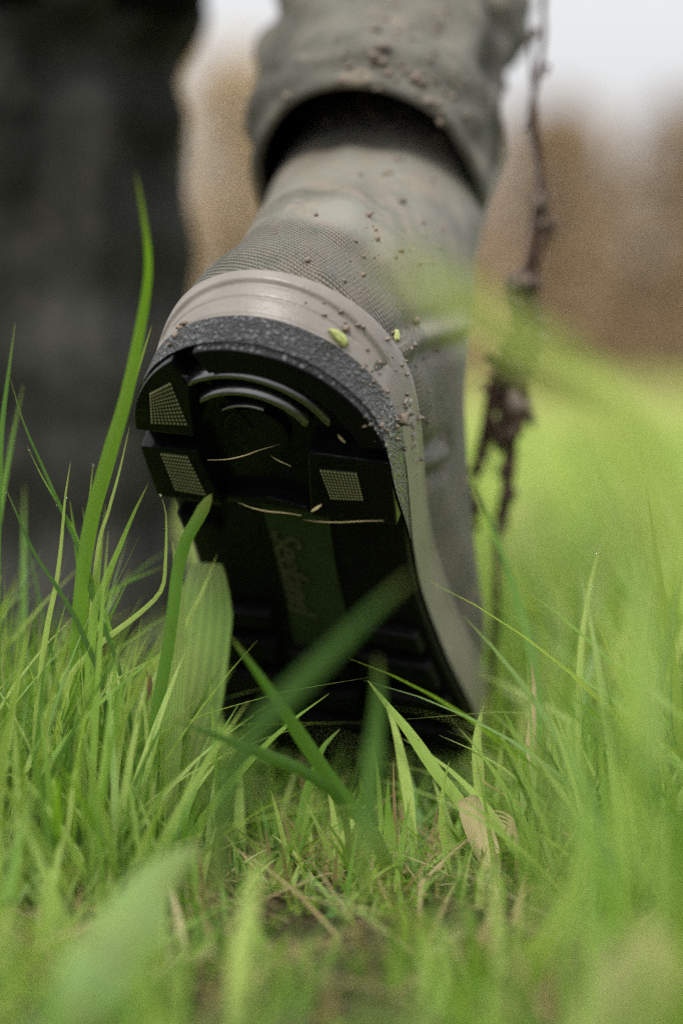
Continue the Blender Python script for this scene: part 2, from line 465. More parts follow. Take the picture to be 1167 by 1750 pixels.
def build_boot():
    N = 260
    # upper: thin slices parallel to the sole, from the welt to the shaft
    zs = list(np.linspace(.002, .20, 140)); rings = []; kn = []
    for z in zs:
        r = outline(z, N); ring = []
        for j, (x, y, zz) in enumerate(r):
            t = 2 * math.pi * j / N
            # ankle creases: a fold that runs from the rand up to the right, and soft wrinkles
            c1 = math.exp(-((z - (.030 + .042 * (y - .06) / .10)) / .0045) ** 2) * ss(.0, .03, y - .045) * ss(.20, .15, y) if x > 0 else 0
            c0 = math.exp(-((z - (.022 + .042 * (y - .06) / .10)) / .006) ** 2) * ss(.0, .03, y - .045) * ss(.20, .15, y) if x > 0 else 0
            b1 = math.exp(-((z - .034) / .012) ** 2) * ss(.10, .05, y)
            d =  .0022 * b1 + .0018 * pnoise(Vector((x * 30, y * 30, z * 30))) * ss(.03, .1, z)
            cxr = (sm_interp(z, YR) + sm_interp(z, YF)) / 2
            nx, ny = x, (y - .055 if y < .06 else 0.0)
            l = math.hypot(nx, ny) + 1e-6
            ring.append(BW((x + nx / l * d, y + ny / l * d, zz)))
            kn.append(max(ss(.066, .050, z + .25 * max(0, abs(x) - .03) - .10 * max(0, y - .06)), .95 * ss(.05, .08, y) * ss(.095, .07, z)))
        rings.append(ring)
    up = loft('upper', rings, M['upper'], boot, attrs={'knurl': kn},
              uv=lambda i, j: (j / N * .66, zs[min(i, len(zs) - 1)])); to_boot(up)
    # rand: taupe rubber band with moulded grooves at the heel
    N2 = 360; rings = []
    top = lambda y: .0225 - .003 * ss(.05, .2, y)
    nz = 44
    for i in range(nz + 1):
        f = i / nz; ring = []
        base = outline(.004, N2)
        for j in range(N2):
            t = 2 * math.pi * j / N2
            yy = base[j][1]; z = -.0005 + f * (top(yy) + .0005)
            x, y, _ = outline_cache(z, N2)[j]
            ang = t if t < math.pi else t - 2 * math.pi
            heelm = ss(.78, .62, abs(ang - .02))
            g = 0
            g += math.exp(-((z - (.0160 - .006 * (abs(ang) / .7) ** 2)) / .0007) ** 2) * .0011 * ss(.66, .60, abs(ang))
            g += math.exp(-((z - (.0100 - .003 * (abs(ang) / .7) ** 2)) / .00045) ** 2) * .0006 * ss(.50, .45, abs(ang + .02))
            g += math.exp(-((z - .0030) / .0005) ** 2) * .0005 * ss(.45, .3, abs(ang + .05))
            step = .0012 * ss(.0164 - .006 * (abs(ang) / .7) ** 2, .0150 - .006 * (abs(ang) / .7) ** 2, z) * ss(.66, .58, abs(ang))
            off = .0026 + .0009 * ss(.7, 1.0, abs(ang)) * (1 + .5 * math.exp(-((f - .86) / .07) ** 2)) - g - step
            if f > .94: off *= max(0.0, (1 - (f - .94) / .06)) ** .5
            nx, ny = math.copysign(max(.02, abs(math.sin(t))), math.sin(t)), -math.cos(t) * .9
            l = math.hypot(nx, ny)
            ring.append(BW((x + off * nx / l, y + off * ny / l, z)))
        rings.append(ring)
    to_boot(loft('rand', rings, M['rand'], boot))
    # moulded lettering on the right side of the rand: raised, worn and unreadable strokes
    lr = random.Random(3)
    V, F = [], []
    for q in range(26):
        y0 = .040 + q * .0021; 
        z0 = .0105 + lr.uniform(-.0018, .0022); hh = lr.uniform(.0008, .0026); ww = lr.uniform(.0003, .0009)
        if lr.random() < .12: continue
        tj = min(range(N2 // 2), key=lambda j: abs(outline_cache(.01, N2)[j][1] - y0))
        bx, by, _ = outline_cache(.01, N2)[tj]
        sl_ = lr.uniform(-.0005, .0005)
        for (dy, dz, do) in ((-ww, -hh, .0022), (ww, -hh, .0022), (ww, hh, .0022), (-ww, hh, .0022), (-ww * .6, -hh * .8, .0031), (ww * .6, -hh * .8, .0031), (ww * .6, hh * .8, .0031), (-ww * .6, hh * .8, .0031)):
            V.append(BW((bx + do, by + dy + (dz / hh) * sl_, z0 + dz)))
        b0 = len(V) - 8
        F += [(b0 + 4, b0 + 5, b0 + 6, b0 + 7)] + [(b0 + a, b0 + (a + 1) % 4, b0 + 4 + (a + 1) % 4, b0 + 4 + a) for a in range(4)]
    o = link('embossed_lettering', mesh_np('embossed_lettering', [tuple(v) for v in V], F), M['rand'], boot, smooth=False); to_boot(o)
    tag(o, kind='stuff')

    # outsole plate following the whole foot
    rings = []
    for z, off in ((.0005, -.006), (.0003, .0015), (-.001, .0025), (-.0045, .0022), (-.0055, .001), (-.0056, -.012), (-.0056, -.03)):
        rings.append([BW((p[0], p[1], z)) for p in outline_cache(-.002, N2, off)])
    sole = loft('outsole', rings, M['blackm'], boot, closed_ends=True); to_boot(sole)

    # heel block: wall
    hz0, hz1 = HEEL_Z, -.0008
    ho = heel_outline(off=.0026)
    # pebbled wall: crescent lug from the left notch round the back to the right notch
    def between(pred): return [p for p in ho if pred(p)]
    cres_out = [p for p in ho if (p[1] < .0402 and (p[0] > -.0175))]
    ins = heel_outline(off=-.0080)
    cres_in = [p for p in ins if (p[1] < .0402 and (p[0] > -.0135))]
    o = prism_obj('heel_lug', cres_out + cres_in[::-1], hz0, hz1, M['blackm'], boot, .0009, side_mat=M['side']); to_boot(o)
    tag(o, 'long crescent lug round the back of the heel with a pebbled outer wall')
    # pebbled wall under it all round and down to the pointed tail on the right
    def wallstrip(name, pts, zb, zt, mat):
        V, F = [], []
        n = len(pts)
        for i, (x, y) in enumerate(pts):
            b0, t0 = zb(i / (n - 1)), zt(i / (n - 1))
            for k in range(5):
                z = b0 + (t0 - b0) * k / 4; V.append(BW((x + .0003 * (1 if x > 0 else -1), y, z)))
        for i in range(n - 1):
            for k in range(4):
                a = i * 5 + k; F.append((a, a + 5, a + 6, a + 1))
        oo = link(name, mesh_np(name, [tuple(v) for v in V], F), mat, boot); return to_boot(oo)
    ho2 = heel_outline(off=.0029)
    full = [(x, y) for x, y, z in outline_cache(-.002, N2, .0029)]
    rt = sorted([p for p in full if p[0] > 0 and p[1] < .118], key=lambda p: p[1])
    lt = sorted([p for p in full if p[0] <= 0 and p[1] < .118], key=lambda p: -p[1])
    wallstrip('heel_wall', [p for p in lt if p[1] < .045] + [p for p in rt if p[1] < .118],
              lambda s: -.0115 if s < .66 else -.0115 - .0035 * ss(.66, .75, s) + .0145 * ss(.78, 1.0, s), lambda s: .0012, M['side'])
    # smooth body of the heel above the recess
    body = heel_outline(off=.0020) 
    o = prism_obj('heel_base', body, -.0072, .0002, M['black'], boot, .0006); to_boot(o)
    def lug(poly, label, pad=None, z0=hz0, mat='black', bev=.0009):
        o = prism_obj('heel_lug', poly, z0, -.0066, M[mat], boot, bev, .02); to_boot(o); tag(o, label)
        if pad: mesh_pad(o, pad, z0)
        return o
    def mesh_pad(par, quad, z0):
        # recessed frame with a grid of raised dots
        q = [Vector((a, b, 0)) for a, b in quad]
        p = prism_obj('traction_pad', [(v.x, v.y) for v in q], z0 - .00035, z0 + .0004, M['strip'], par, 0.0)
        V, F = [], []
        nu, nv = 11, 10
        for i in range(nu):
            for j in range(nv):
                u = (i + .5) / nu; v = (j + .5 + .0 * (i % 2)) / nv
                c = (q[0] * (1 - u) + q[1] * u) * (1 - v) + (q[3] * (1 - u) + q[2] * u) * v
                r = .00060
                b0 = len(V)
                for a in range(6):
                    V.append(BW((c.x + r * math.cos(a * 1.047), c.y + r * math.sin(a * 1.047), z0 - .0003)))
                for a in range(6):
                    V.append(BW((c.x + r * .6 * math.cos(a * 1.047), c.y + r * .6 * math.sin(a * 1.047), z0 - .0009)))
                V.append(BW((c.x, c.y, z0 - .00105)))
                for a in range(6):
                    F.append((b0 + a, b0 + (a + 1) % 6, b0 + 6 + (a + 1) % 6, b0 + 6 + a))
                    F.append((b0 + 6 + a, b0 + 6 + (a + 1) % 6, b0 + 12, b0 + 12))
        me = bpy.data.meshes.new('dots'); me.from_pydata([tuple(v) for v in V], [], [f if f[2] != f[3] else f[:3] for f in F]); me.materials.append(M['pad'])
        d = link('dots', me, None, par); tag(d, kind='stuff')
    left = [p for p in ho if p[0] < -.0195 and .006 < p[1] < .0445]   # from front to back
    lug([(-.0245, .0445)] + left + [(-.0215, .018)], 'wedge lug on the left of the heel with a dotted olive pad',
        [(-.0280, .0165), (-.0255, .0385), (-.0400, .0395), (-.0370, .0235)])
    left2 = [p for p in ho if p[0] < -.0195 and .0515 < p[1] < .0805]
    lug([(-.020, .0805)] + left2 + [(-.0245, .0515)], 'lower left heel lug with a dotted olive pad',
        [(-.0290, .0545), (-.0255, .0755), (-.0375, .0745), (-.0395, .0545)])
    right = [p for p in ho if p[0] > .012 and .0455 < p[1] < .0805]
    lug([(.0165, .0455)] + right + [(.0125, .0805)], 'lower right heel lug with a dotted olive pad',
        [(.0205, .0535), (.0345, .0530), (.0350, .0675), (.0225, .0690)])
    # bridge across the front of the heel
    lug([(-.0195, .0775), (-.0195, .0805), (.0120, .0805), (.0120, .0790), (-.003, .0755)], 'low bar joining the two front heel lugs', None, -.0125)
    # concentric ridges in the middle recess
    c = (-.003, .0445)
    for r, a0, a1, zc, wz in ((.0318, -44, 66, -.0146, 1.0), (.0235, -42, 62, -.0144, 1.0), (.0155, -38, 22, -.0125, .55)):
        rg = []
        for a in np.linspace(math.radians(a0), math.radians(a1), 44):
            sec = [(r + .0050 * wz, -.0078), (r + .0016 * wz, zc + .0004), (r + .0011 * wz, zc), (r + .0003, zc), (r - .0001, zc + .0004), (r - .0012, -.0070)]
            rg.append([BW((c[0] + q * math.sin(a), c[1] - q * math.cos(a), z)) for q, z in sec])
        o = loft('ridge', rg, M['wet'], boot, closed_ends=True); to_boot(o)
        for p_ in o.data.polygons: p_.use_smooth = len(p_.vertices) == 4
    o = prism_obj('ridge', arc_pts(*c, .012, 0, 350, 30), -.0100, -.0068, M['black'], boot, .0007); to_boot(o)
    tag(o, 'round raised boss in the middle of the heel recess')
    # radial rib
    o = prism_obj('ridge', [(-.0215, .0135), (-.0190, .0120), (-.0030, .0420), (-.0060, .0435)], -.0105, -.0068, M['black'], boot, .0006); to_boot(o)
    tag(o, 'straight rib from the left notch to the middle of the heel')

    # arch inlay with raised script
    def arch(pts, z0, z1, mat, name='arch_inlay', par=boot):
        o = prism_obj(name, pts, z0, z1, M[mat], par, .0004); o.matrix_parent_inverse = Matrix.Translation(-boot.location); return o
    inlay = []
    for i in range(13): inlay.append((.0035 + .013 * math.cos(0) * (1 - .15 * math.sin(i / 12 * 3.14)), .088 + .082 * i / 12))
    for i in range(13): inlay.append((-.0095 + .001 * math.sin(i / 12 * 3.14), .170 - .082 * i / 12))
    inl = arch(inlay, -.0064, -.0055, 'strip')
    cu = bpy.data.curves.new('script', 'FONT'); cu.body = 'Seeland'; cu.size = .0155; cu.shear = .35; cu.extrude = .0004
    cu.align_x = 'LEFT'; cu.resolution_u = 3
    to = bpy.data.objects.new('script', cu); col.objects.link(to)
    dg = bpy.context.evaluated_depsgraph_get(); me = bpy.data.meshes.new_from_object(to.evaluated_get(dg))
    bpy.data.objects.remove(to)
    for v in me.vertices:   # text x runs along the boot (heel to toe); seen from below
        tx, ty, tz = v.co
        v.co = BW((.0005 - 0.0105 * 0 + ty - .008, .100 + tx, -.0068 - tz - .0002))
    me.materials.clear(); me.materials.append(M['script'])
    so_ = link('script_lettering', me, None, inl, smooth=False)

    # forefoot lugs
    def fl(poly, label=None, z0=-.0105, mat='blackm'):
        o = prism_obj('forefoot_lug', poly, z0, -.005, M[mat], boot, .001, .03); to_boot(o)
        if label: tag(o, label)
    rows = [(.150, .160), (.168, .182), (.190, .205), (.213, .228), (.236, .251), (.259, .272)]
    for i, (a, b_) in enumerate(rows):
        ol = {}
        for yq in (a, b_):
            near = sorted(outline_cache(-.002, N2, -.0005), key=lambda p: abs(p[1] - yq))
            xr = next(p[0] for p in near if p[0] > 0); xl = next(p[0] for p in near if p[0] < 0); ol[yq] = (xl, xr)
        la, ra = ol[a]; lb, rb = ol[b_]
        fl([(la, a), (lb, b_), (lb * .35, b_ - .004), (la * .35, a - .002)])
        fl([(ra, a), (ra * .38, a - .002), (rb * .38, b_ - .004), (rb, b_)])
        if i > 0: fl([(la * .25, a + .001), (lb * .25, b_ - .002), (0, b_ + .002), (rb * .28, b_ - .002), (ra * .28, a + .001), (0, a + .004)], 'chevron lug in the middle of the forefoot', -.0115)
    fl([(-.020, .279), (-.016, .291), (0, .296), (.012, .290), (.016, .279)], 'toe lug')
    # raised grey edge of the arch on the left, catching the light
    near = sorted([p for p in outline_cache(-.002, N2, .001) if p[0] < 0 and .095 < p[1] < .112], key=lambda p: p[1])
    xl = near[0][0]
    fl([(xl, .094), (xl + .001, .104), (xl + .016, .103), (xl + .014, .0985), (xl + .006, .098)], 'small notched lug on the left of the arch', -.010)
_oc = {}
def outline_cache(z, n, off=0.0):
    k = (round(z, 6), n, off)
    if k not in _oc: _oc[k] = outline(z, n, off)
    return _oc[k]
build_boot()

from mathutils.bvhtree import BVHTree
CAMP = Vector((0, 0, CAMZ))
def crease(px_line, amp, wid):
    """a raised fold with a shallow groove under it, along the line where these rays meet the upper"""
    o = bpy.data.objects['upper']; me = o.data
    bt_ = BVHTree.FromPolygons([v.co.copy() for v in me.vertices], [list(p.vertices) for p in me.polygons])
    pts = []
    for px, py in px_line:
        loc, nrm, i, d = bt_.ray_cast(CAMP, (P(px, py, 1) - CAMP).normalized())
        if loc is not None: pts.append(loc)
    if len(pts) < 2: return
    nor = [v.normal.copy() for v in me.vertices]
    for v in me.vertices:
        best = 9; bl = 0
        for a, b_ in zip(pts[:-1], pts[1:]):
            ab = b_ - a; t = max(0, min(1, (v.co - a).dot(ab) / ab.length_squared)); q = v.co - (a + ab * t)
            if q.length < best: best = q.length; bl = q.z
        if best < wid * 4:
            v.co += nor[v.index] * (amp * math.exp(-(best / wid) ** 2) - amp * .8 * math.exp(-((best - wid * 1.9) / (wid * 1.1)) ** 2))
    me.update()
crease([(628, 640), (660, 615), (700, 590), (745, 570), (800, 553)], .0022, .0034)
crease([(690, 812), (720, 792), (760, 775)], .0022, .0034)
crease([(560, 470), (600, 510), (625, 560), (640, 610)], .0010, .0040)
crease([(600, 250), (600, 330), (590, 400)], .0010, .006)

# ------------------------------------------------------------------ the person: trousers and the standing leg
def ring(c, a, b, ra, rb, n=72, wr=0.0, seed=0, pw=1.0):
    out = []
    for j in range(n):
        t = 2 * math.pi * j / n
        q = 1 + wr * pnoise(Vector((math.cos(t) * 2.2, math.sin(t) * 2.2, seed)))
        out.append(c + a * (ra * q * math.cos(t)) + b * (rb * q * math.sin(t)))
    return out

person = empty('person', (-.06, 1.2, 0))
tag(person, 'person walking away through grass in muddy grey-green trousers, cropped at the legs', 'person')
PIN = Matrix.Translation(-person.location)
def to_person(o): o.parent = person; o.matrix_parent_inverse = PIN; return o

def trouser_leg(path, mat, seed, label, vert=False, wr=.10):
    """path: (centre, axis a, axis b, ra, rb)"""
    # subdivide the path smoothly
    dense = []
    K = 12
    def cr(p0, p1, p2, p3, t):
        return .5 * ((2 * p1) + (p2 - p0) * t + (2 * p0 - 5 * p1 + 4 * p2 - p3) * t * t + (3 * p1 - p0 - 3 * p2 + p3) * t ** 3)
    for i in range(len(path) - 1):
        p = [path[max(0, i - 1)], path[i], path[i + 1], path[min(len(path) - 1, i + 2)]]
        for k in range(K + (1 if i == len(path) - 2 else 0)):
            t = k / K
            dense.append(tuple(cr(p[0][m], p[1][m], p[2][m], p[3][m], t) for m in range(5)))
    rings = []
    for i, (c, a, b_, ra, rb) in enumerate(dense):
        base = ring(c, a.normalized(), b_.normalized(), ra, rb)
        ctr = c; rr = []
        for q in base:
            d = (q - ctr).normalized()
            n1 = pnoise(Vector((q.x * 16, q.y * 16, q.z * 22 + seed))) * .007
            if vert: n1 = pnoise(Vector((q.x * 38, q.y * 38, q.z * 4 + seed))) * .020 + pnoise(Vector((q.x * 12, q.y * 12, q.z * 26 + seed))) * .006
            n2 = pnoise(Vector((q.x * 45 + 5, q.y * 45, q.z * 30 + seed))) * .0025 + (0 if vert else abs(pnoise(Vector((q.x * 22, q.y * 22, q.z * 60 + seed)))) * -.012)
            amp = min(1, i / 10 + .15) * wr * 10
            rr.append(q + d * (n1 + n2) * amp)
        rings.append(rr)
    # rolled hem, and a black inner sheet that paints the shade inside it
    c = dense[0][0]
    inner = []
    for s_, dz in ((.985, -.0022), (.955, -.0028), (.925, -.0022), (.905, .0005)):
        inner.append([c + (q - c) * s_ + (dense[1][0] - dense[0][0]).normalized() * dz for q in rings[0]])
    out_o = loft('trouser_leg', list(reversed(inner)) + rings, mat); to_person(out_o); out_o['label'] = label
    ins = [[c0 + (q - c0) * (.905 + .05 * min(1, k_ / 6)) for q in r] for k_, (r, (c0, *_)) in enumerate(zip(rings[:K * 2], dense[:K * 2]))]
    l = loft('hem_shade_black', ins, M['hem_shade_black'], out_o)
    return out_o

A0 = Vector((.96, -.10, -.20)); 
S0 = BZ.copy()
hc = P(628, 318, 1.022)
B0 = S0.cross(A0).normalized() * -1       # towards the viewer and up
if B0.y > 0: B0 = -B0
path = [
    (hc, A0.normalized(), B0, .0495, .0590),
    (P(645, 235, 1.040), Vector((.98, -.08, -.10)).normalized(), Vector((-.05, -.80, .60)).normalized(), .0535, .062),
    (P(670, 130, 1.085), Vector((.99, -.08, -.05)).normalized(), Vector((-.05, -.86, .50)).normalized(), .0555, .060),
    (P(684, 0, 1.14), Vector((1, -.05, -.0)).normalized(), Vector((-.05, -.90, .42)).normalized(), .0620, .066),
    (Vector((.040, 1.27, .44)), Vector((1, 0, 0)), Vector((0, -.93, .30)).normalized(), .072, .078),
    (Vector((.045, 1.33, .53)), Vector((1, 0, 0)), Vector((0, -1, -.1)).normalized(), .078, .085),
    (Vector((.040, 1.30, .66)), Vector((1, 0, 0)), Vector((0, -1, -.25)).normalized(), .085, .095),
    (Vector((.020, 1.24, .84)), Vector((1, 0, 0)), Vector((0, -1, -.2)).normalized(), .095, .105),
]
trouser_leg(path, M['trouser'], 0.0, 'muddy grey-green trouser leg pulled up over the raised boot', wr=.11)
xh = Vector((1, 0, 0)); yb = Vector((0, -1, 0))
pathL = [
    (P(120, 1060, 1.30), xh, yb, .054, .066),
    (P(105, 900, 1.30), xh, yb, .056, .068),
    (P(84, 735, 1.30), xh, yb, .066, .076),
    (P(84, 640, 1.30), xh, yb, .0655, .078),
    (P(78, 450, 1.30), xh, yb, .0675, .080),
    (P(66, 250, 1.29), xh, yb, .0690, .082),
    (P(62, 110, 1.28), xh, yb, .070, .083),
    (P(70, 10, 1.27), xh, yb, .084, .095),
    (P(62, -120, 1.26), xh, yb, .080, .092),
    (Vector((-.150, 1.25, .52)), xh, yb, .085, .095),
    (Vector((-.145, 1.23, .84)), xh, yb, .095, .105),
]
trouser_leg(pathL, M['trouser_shaded'], 9.0, 'trouser leg of the standing foot, its shade painted in as darker cloth, out of focus', True, .12)
def coat_hem():
    rings = []
    for k, (py, r) in enumerate(((42, .070), (46, .075), (38, .080), (10, .083), (-60, .086), (-200, .090))):
        rings.append(ring(P(62, py, 1.27), xh, yb, r, r * 1.12, 48, .14, k * .12))
    o = to_person(loft('coat_hem', rings, M['hem_shade_black'])); o['label'] = 'black hem of a coat hanging over the dark trouser leg'
coat_hem()
# hips and jacket above the picture
rings = []
for z, rx, ry in ((.78, .155, .11), (.84, .19, .125), (.95, .19, .125), (1.1, .175, .12), (1.3, .205, .12), (1.42, .20, .105), (1.47, .09, .07)):
    rings.append(ring(Vector((-.06, 1.235, z)), xh, yb, rx, ry, 40, .05, z))
to_person(loft('jacket', rings, M['jacket'], closed_ends=True))

def build_standing_boot():
    root = empty('rubber_boot', P(150, 1190, 1.36))
    root.location.z = 0
    tag(root, 'rubber boot of the standing leg with shade painted into its colour, at the left edge, blurred behind grass', 'boot')
    c = root.location; inv = Matrix.Identity(4)
    rings = []
    for z in np.linspace(.0, .24, 30):
        rings.append([(-x, y - .05, zz + .022) for x, y, zz in outline(z, 60)])
    loft('upper', rings, M['upper_shaded'], root)
    rings = []
    for z, off in ((.022, .001), (.020, .003), (.006, .003), (.002, .001)):
        rings.append([(-x, y - .05, z) for x, y, _ in outline(-.002, 60, off)])
    loft('outsole', rings, M['blackm'], root, closed_ends=True)
    rings = []
    for z, off in ((.022, .0028), (.030, .003), (.041, .0028), (.0425, .0)):
        rings.append([(-x, y - .05, z) for x, y, _ in outline(max(.0, z - .022), 60, off)])
    loft('rand', rings, mat_simple('shaded_taupe_rubber', (.10, .09, .075), .5, .4), root)  # rand colour darkened to carry the standing boot's shade
build_standing_boot()

# ------------------------------------------------------------------ bits stuck to the boot
def blob(name, c, r, mat, squash=(1, 1, 1), seed=0, lump=.3, sub=2, rot=None, parent=None):
    bm = bmesh.new(); bmesh.ops.create_icosphere(bm, subdivisions=sub, radius=1)
    R = rot or Matrix.Identity(3)
    for v in bm.verts:
        q = v.co.copy(); f = 1 + lump * pnoise(q * 1.6 + Vector((seed, seed * 2, 0)))
        v.co = R @ Vector((q.x * squash[0] * f * r, q.y * squash[1] * f * r, q.z * squash[2] * f * r))
    me = bpy.data.meshes.new(name); bm.to_mesh(me); bm.free()
    o = link(name, me, mat, parent); o.location = c; return o

def tree_of(names):
    V, F = [], []
    for o in bpy.data.objects:
        if o.type == 'MESH' and o.name in names:
            b0 = len(V); V += [v.co.copy() for v in o.data.vertices]; F += [[b0 + i for i in p.vertices] for p in o.data.polygons]
    return BVHTree.FromPolygons(V, F)
bt = tree_of(('upper', 'rand', 'trouser_leg', 'heel_wall', 'heel_lug', 'heel_base'))
def hit(px, py):
    d = (P(px, py, 1) - CAMP).normalized()
    loc, nrm, idx, dist = bt.ray_cast(CAMP, d)
    if loc is None: return None, None
    if nrm.dot(d) > 0: nrm = -nrm
    return loc, nrm

def crumbs():
    V, F = [], []
    r = random.Random(11)
    def add(px, py, s):
        loc, nrm = hit(px, py)
        if loc is None: return
        c = loc + nrm * s * .25
        bm = bmesh.new(); bmesh.ops.create_icosphere(bm, subdivisions=1, radius=s)
        k = r.random() * 9; b0 = len(V)
        sx, sy, sz = r.uniform(.7, 1.4), r.uniform(.7, 1.2), r.uniform(.6, 1.1)
        for v in bm.verts:
            f = 1 + 1.0 * pnoise(v.co / s * 1.5 + Vector((k, k, k)))
            V.append(tuple(c + Vector((v.co.x * sx * f, v.co.y * sy * f, v.co.z * sz * f))))
        F.extend([tuple(b0 + v.index for v in f.verts) for f in bm.faces]); bm.free()
    for _ in range(120):
        px = r.gauss(670, 75); py = r.uniform(380, 800)
        if py > 560: px = r.uniform(620, 770)
        add(px, py, r.choice([.0003, .0004, .0005, .0007, .0009]))
    for _ in range(150):
        add(r.gauss(690, 85), r.gauss(130, 90), r.choice([.0006, .0009, .0013, .0019]))
    for _ in range(12):
        s = r.random(); add(560 + 150 * s + r.uniform(-18, 18), 540 + 260 * s + r.uniform(-10, 10), r.choice([.0003, .0004, .0006]))
    for px, py, s in ((628, 368, 5), (685, 345, 5), (716, 452, 4.5), (683, 428, 4.5), (642, 408, 4.5), (540, 368, 4), (587, 480, 4), (525, 445, 5), (470, 400, 3), (615, 300, 4), (655, 300, 4), (722, 380, 4),
                      (310, 560, 6), (300, 575, 5), (318, 553, 5), (290, 590, 4), (695, 640, 4), (715, 715, 5), (730, 720, 4), (660, 580, 5), (630, 160, 8), (640, 95, 9), (655, 105, 8), (720, 140, 8), (745, 240, 7)):
        add(px, py, s * 1.35 / 4700)
    me = mesh_np('mud_crumbs', V, F)
    tag(link('mud_crumbs', me, M['mud']), 'small crumbs of drying mud spattered over the boot and the trouser leg', 'mud', kind='stuff')
crumbs()
def stuck(name, px, py, s, mat, sq, label, cat, ang=0, seed=1):
    loc, nrm = hit(px, py)
    if loc is None: loc, nrm = P(px, py, .9), Vector((0, -1, 0))
    z = nrm; x = Vector((math.cos(ang), 0, math.sin(ang))); x = (x - z * x.dot(z)).normalized(); y = z.cross(x)
    R = Matrix((x, y, z)).transposed()
    o = blob(name, loc + nrm * s * sq[2] * .6, s, mat, sq, seed, .45, 3, R); tag(o, label, cat); return o
stuck('mud_pellet', 686, 716, .0021, M['mud'], (.75, 1.2, .8), 'round brown mud pellet on the side of the raised boot', 'mud', 0, 4)
stuck('mud_pellet', 709, 548, .0015, M['mud'], (1, 1, .8), 'small brown mud pellet above the ankle crease of the boot', 'mud', 0, 6)
stuck('mud_pellet', 590, 562, .0014, M['mud'], (1, .9, .7), 'grey-brown pellet on the ribbed fabric just above the green seed', 'mud', 0, 8)
o = stuck('green_seed', 577, 579, .0036, M['bud'], (1.15, .5, .5), 'lumpy yellow-green seed stuck to the taupe band of the boot', 'seed', -.75, 3)
stuck('leaf_scrap', 676, 574, .0028, M['bud'], (.55, 1.2, .3), 'small green leaf scrap on the upper of the boot', 'leaf', 0, 9)

# brown leaf scrap and straws on the sole
def ribbon(name, pts, wpx, mat, rv=.5, n=26, blunt=False, twist=0.0, fold=.25, parent=None, base_w=.55, cols=5):
    """pts: (px, py, depth).  A real blade: curved, V-folded, tapering, wpx wide at its own distance"""
    W = [P(*p) for p in pts]
    c = []
    for i in range(len(W) - 1):
        p0, p1, p2, p3 = W[max(0, i - 1)], W[i], W[i + 1], W[min(len(W) - 1, i + 2)]
        m = max(2, n // (len(W) - 1))
        for k in range(m):
            t = k / m
            c.append(.5 * ((2 * p1) + (p2 - p0) * t + (2 * p0 - 5 * p1 + 4 * p2 - p3) * t * t + (3 * p1 - p0 - 3 * p2 + p3) * t ** 3))
    c.append(W[-1])
    if c[-1].z > c[0].z: c.reverse()
    # c[0] = tip, end = base
    V, F, A, L, X = [], [], [], [], []
    tot = sum((c[i + 1] - c[i]).length for i in range(len(c) - 1)); acc = 0
    wm = wpx / FPX * (sum(p[2] for p in pts) / len(pts))
    for i, p in enumerate(c):
        if i: acc += (c[i] - c[i - 1]).length
        s = acc / tot
        tg = (c[min(i + 1, len(c) - 1)] - c[max(i - 1, 0)]).normalized()
        view = (p - CAMP).normalized()
        side = tg.cross(view).normalized()
        side = Matrix.Rotation(twist * (s - .4) + .25 * math.sin(rv * 20), 3, tg) @ side
        nm = side.cross(tg)
        if blunt == 'cut': wv = min(1, .55 + .45 * (s / .18) ** .8)
        elif blunt: wv = min(1, (s / .05) ** .5) if s < .05 else 1
        else: wv = min(1, (s / .45) ** .7)
        wv *= 1 - (1 - base_w) * ss(.5, 1, s)
        for k in range(cols):
            q = k / (cols - 1) * 2 - 1
            V.append(tuple(p + side * (q * wm / 2 * wv) + nm * (abs(q) * fold * wm / 2 * wv)))
            A.append(q); L.append(1 - s); X.append(rv)
    for i in range(len(c) - 1):
        for k in range(cols - 1):
            a = i * cols + k; F.append((a, a + 1, a + cols + 1, a + cols))
    me = mesh_np(name, V, F, {'across': A, 'len': L, 'rnd': X})
    return link(name, me, M[mat], parent)

# ------------------------------------------------------------------ grass: hero blades
GB = 'single tall grass blades around the boot'
def hero(pts, w, lab, rv=.4, mat='grass', name='grass_blade', cat='grass blade', **kw):
    o = ribbon(name, pts, w, mat, rv, **kw); tag(o, lab, cat, GB if name == 'grass_blade' else None); return o
def D(pts, d0, d1=None):
    d1 = d0 if d1 is None else d1
    n = len(pts) - 1
    return [(x, y, d0 + (d1 - d0) * i / n) for i, (x, y) in enumerate(pts)]
hero(D([(232, 290), (250, 400), (253, 470), (240, 560), (215, 680), (180, 800), (150, 920), (132, 1100), (125, 1420)], .775, .90), 27, 'tallest grass blade, thick and green, its blurred tip high before the dark leg', .35, base_w=.8)
hero(D([(261, 553), (240, 620), (217, 690), (188, 800), (160, 900), (142, 1050), (128, 1430)], .873, .89), 17, 'sharp-pointed blade rising just left of the heel, crossing the tallest blade', .55, base_w=.9)
hero(D([(222, 728), (206, 800), (187, 870), (168, 940), (155, 1100), (150, 1440)], .88), 9, 'thin pale blade left of the heel, hugging the thick green blade', .8)
hero(D([(27, 548), (15, 640), (5, 720), (0, 800), (-6, 1000), (0, 1450)], .90, .89), 15, 'upright blade at the left edge of the picture reaching highest there', .15)
hero(D([(17, 642), (40, 720), (70, 790), (105, 870), (135, 940), (165, 1040), (200, 1130), (225, 1250), (232, 1430)], .873, .88), 9, 'slender blade slanting from upper left down to the right, droplets on it', .1)
hero(D([(46, 760), (70, 810), (100, 862), (128, 910), (160, 1000), (195, 1120), (200, 1430)], .876, .88), 7, 'very thin short blade under the long slanting one at left', .4)
hero(D([(122, 785), (112, 850), (105, 930), (96, 1000), (78, 1090), (60, 1250), (55, 1450)], .872, .88), 10, 'pale sharp blade standing at left with its tip at heel height', .7)
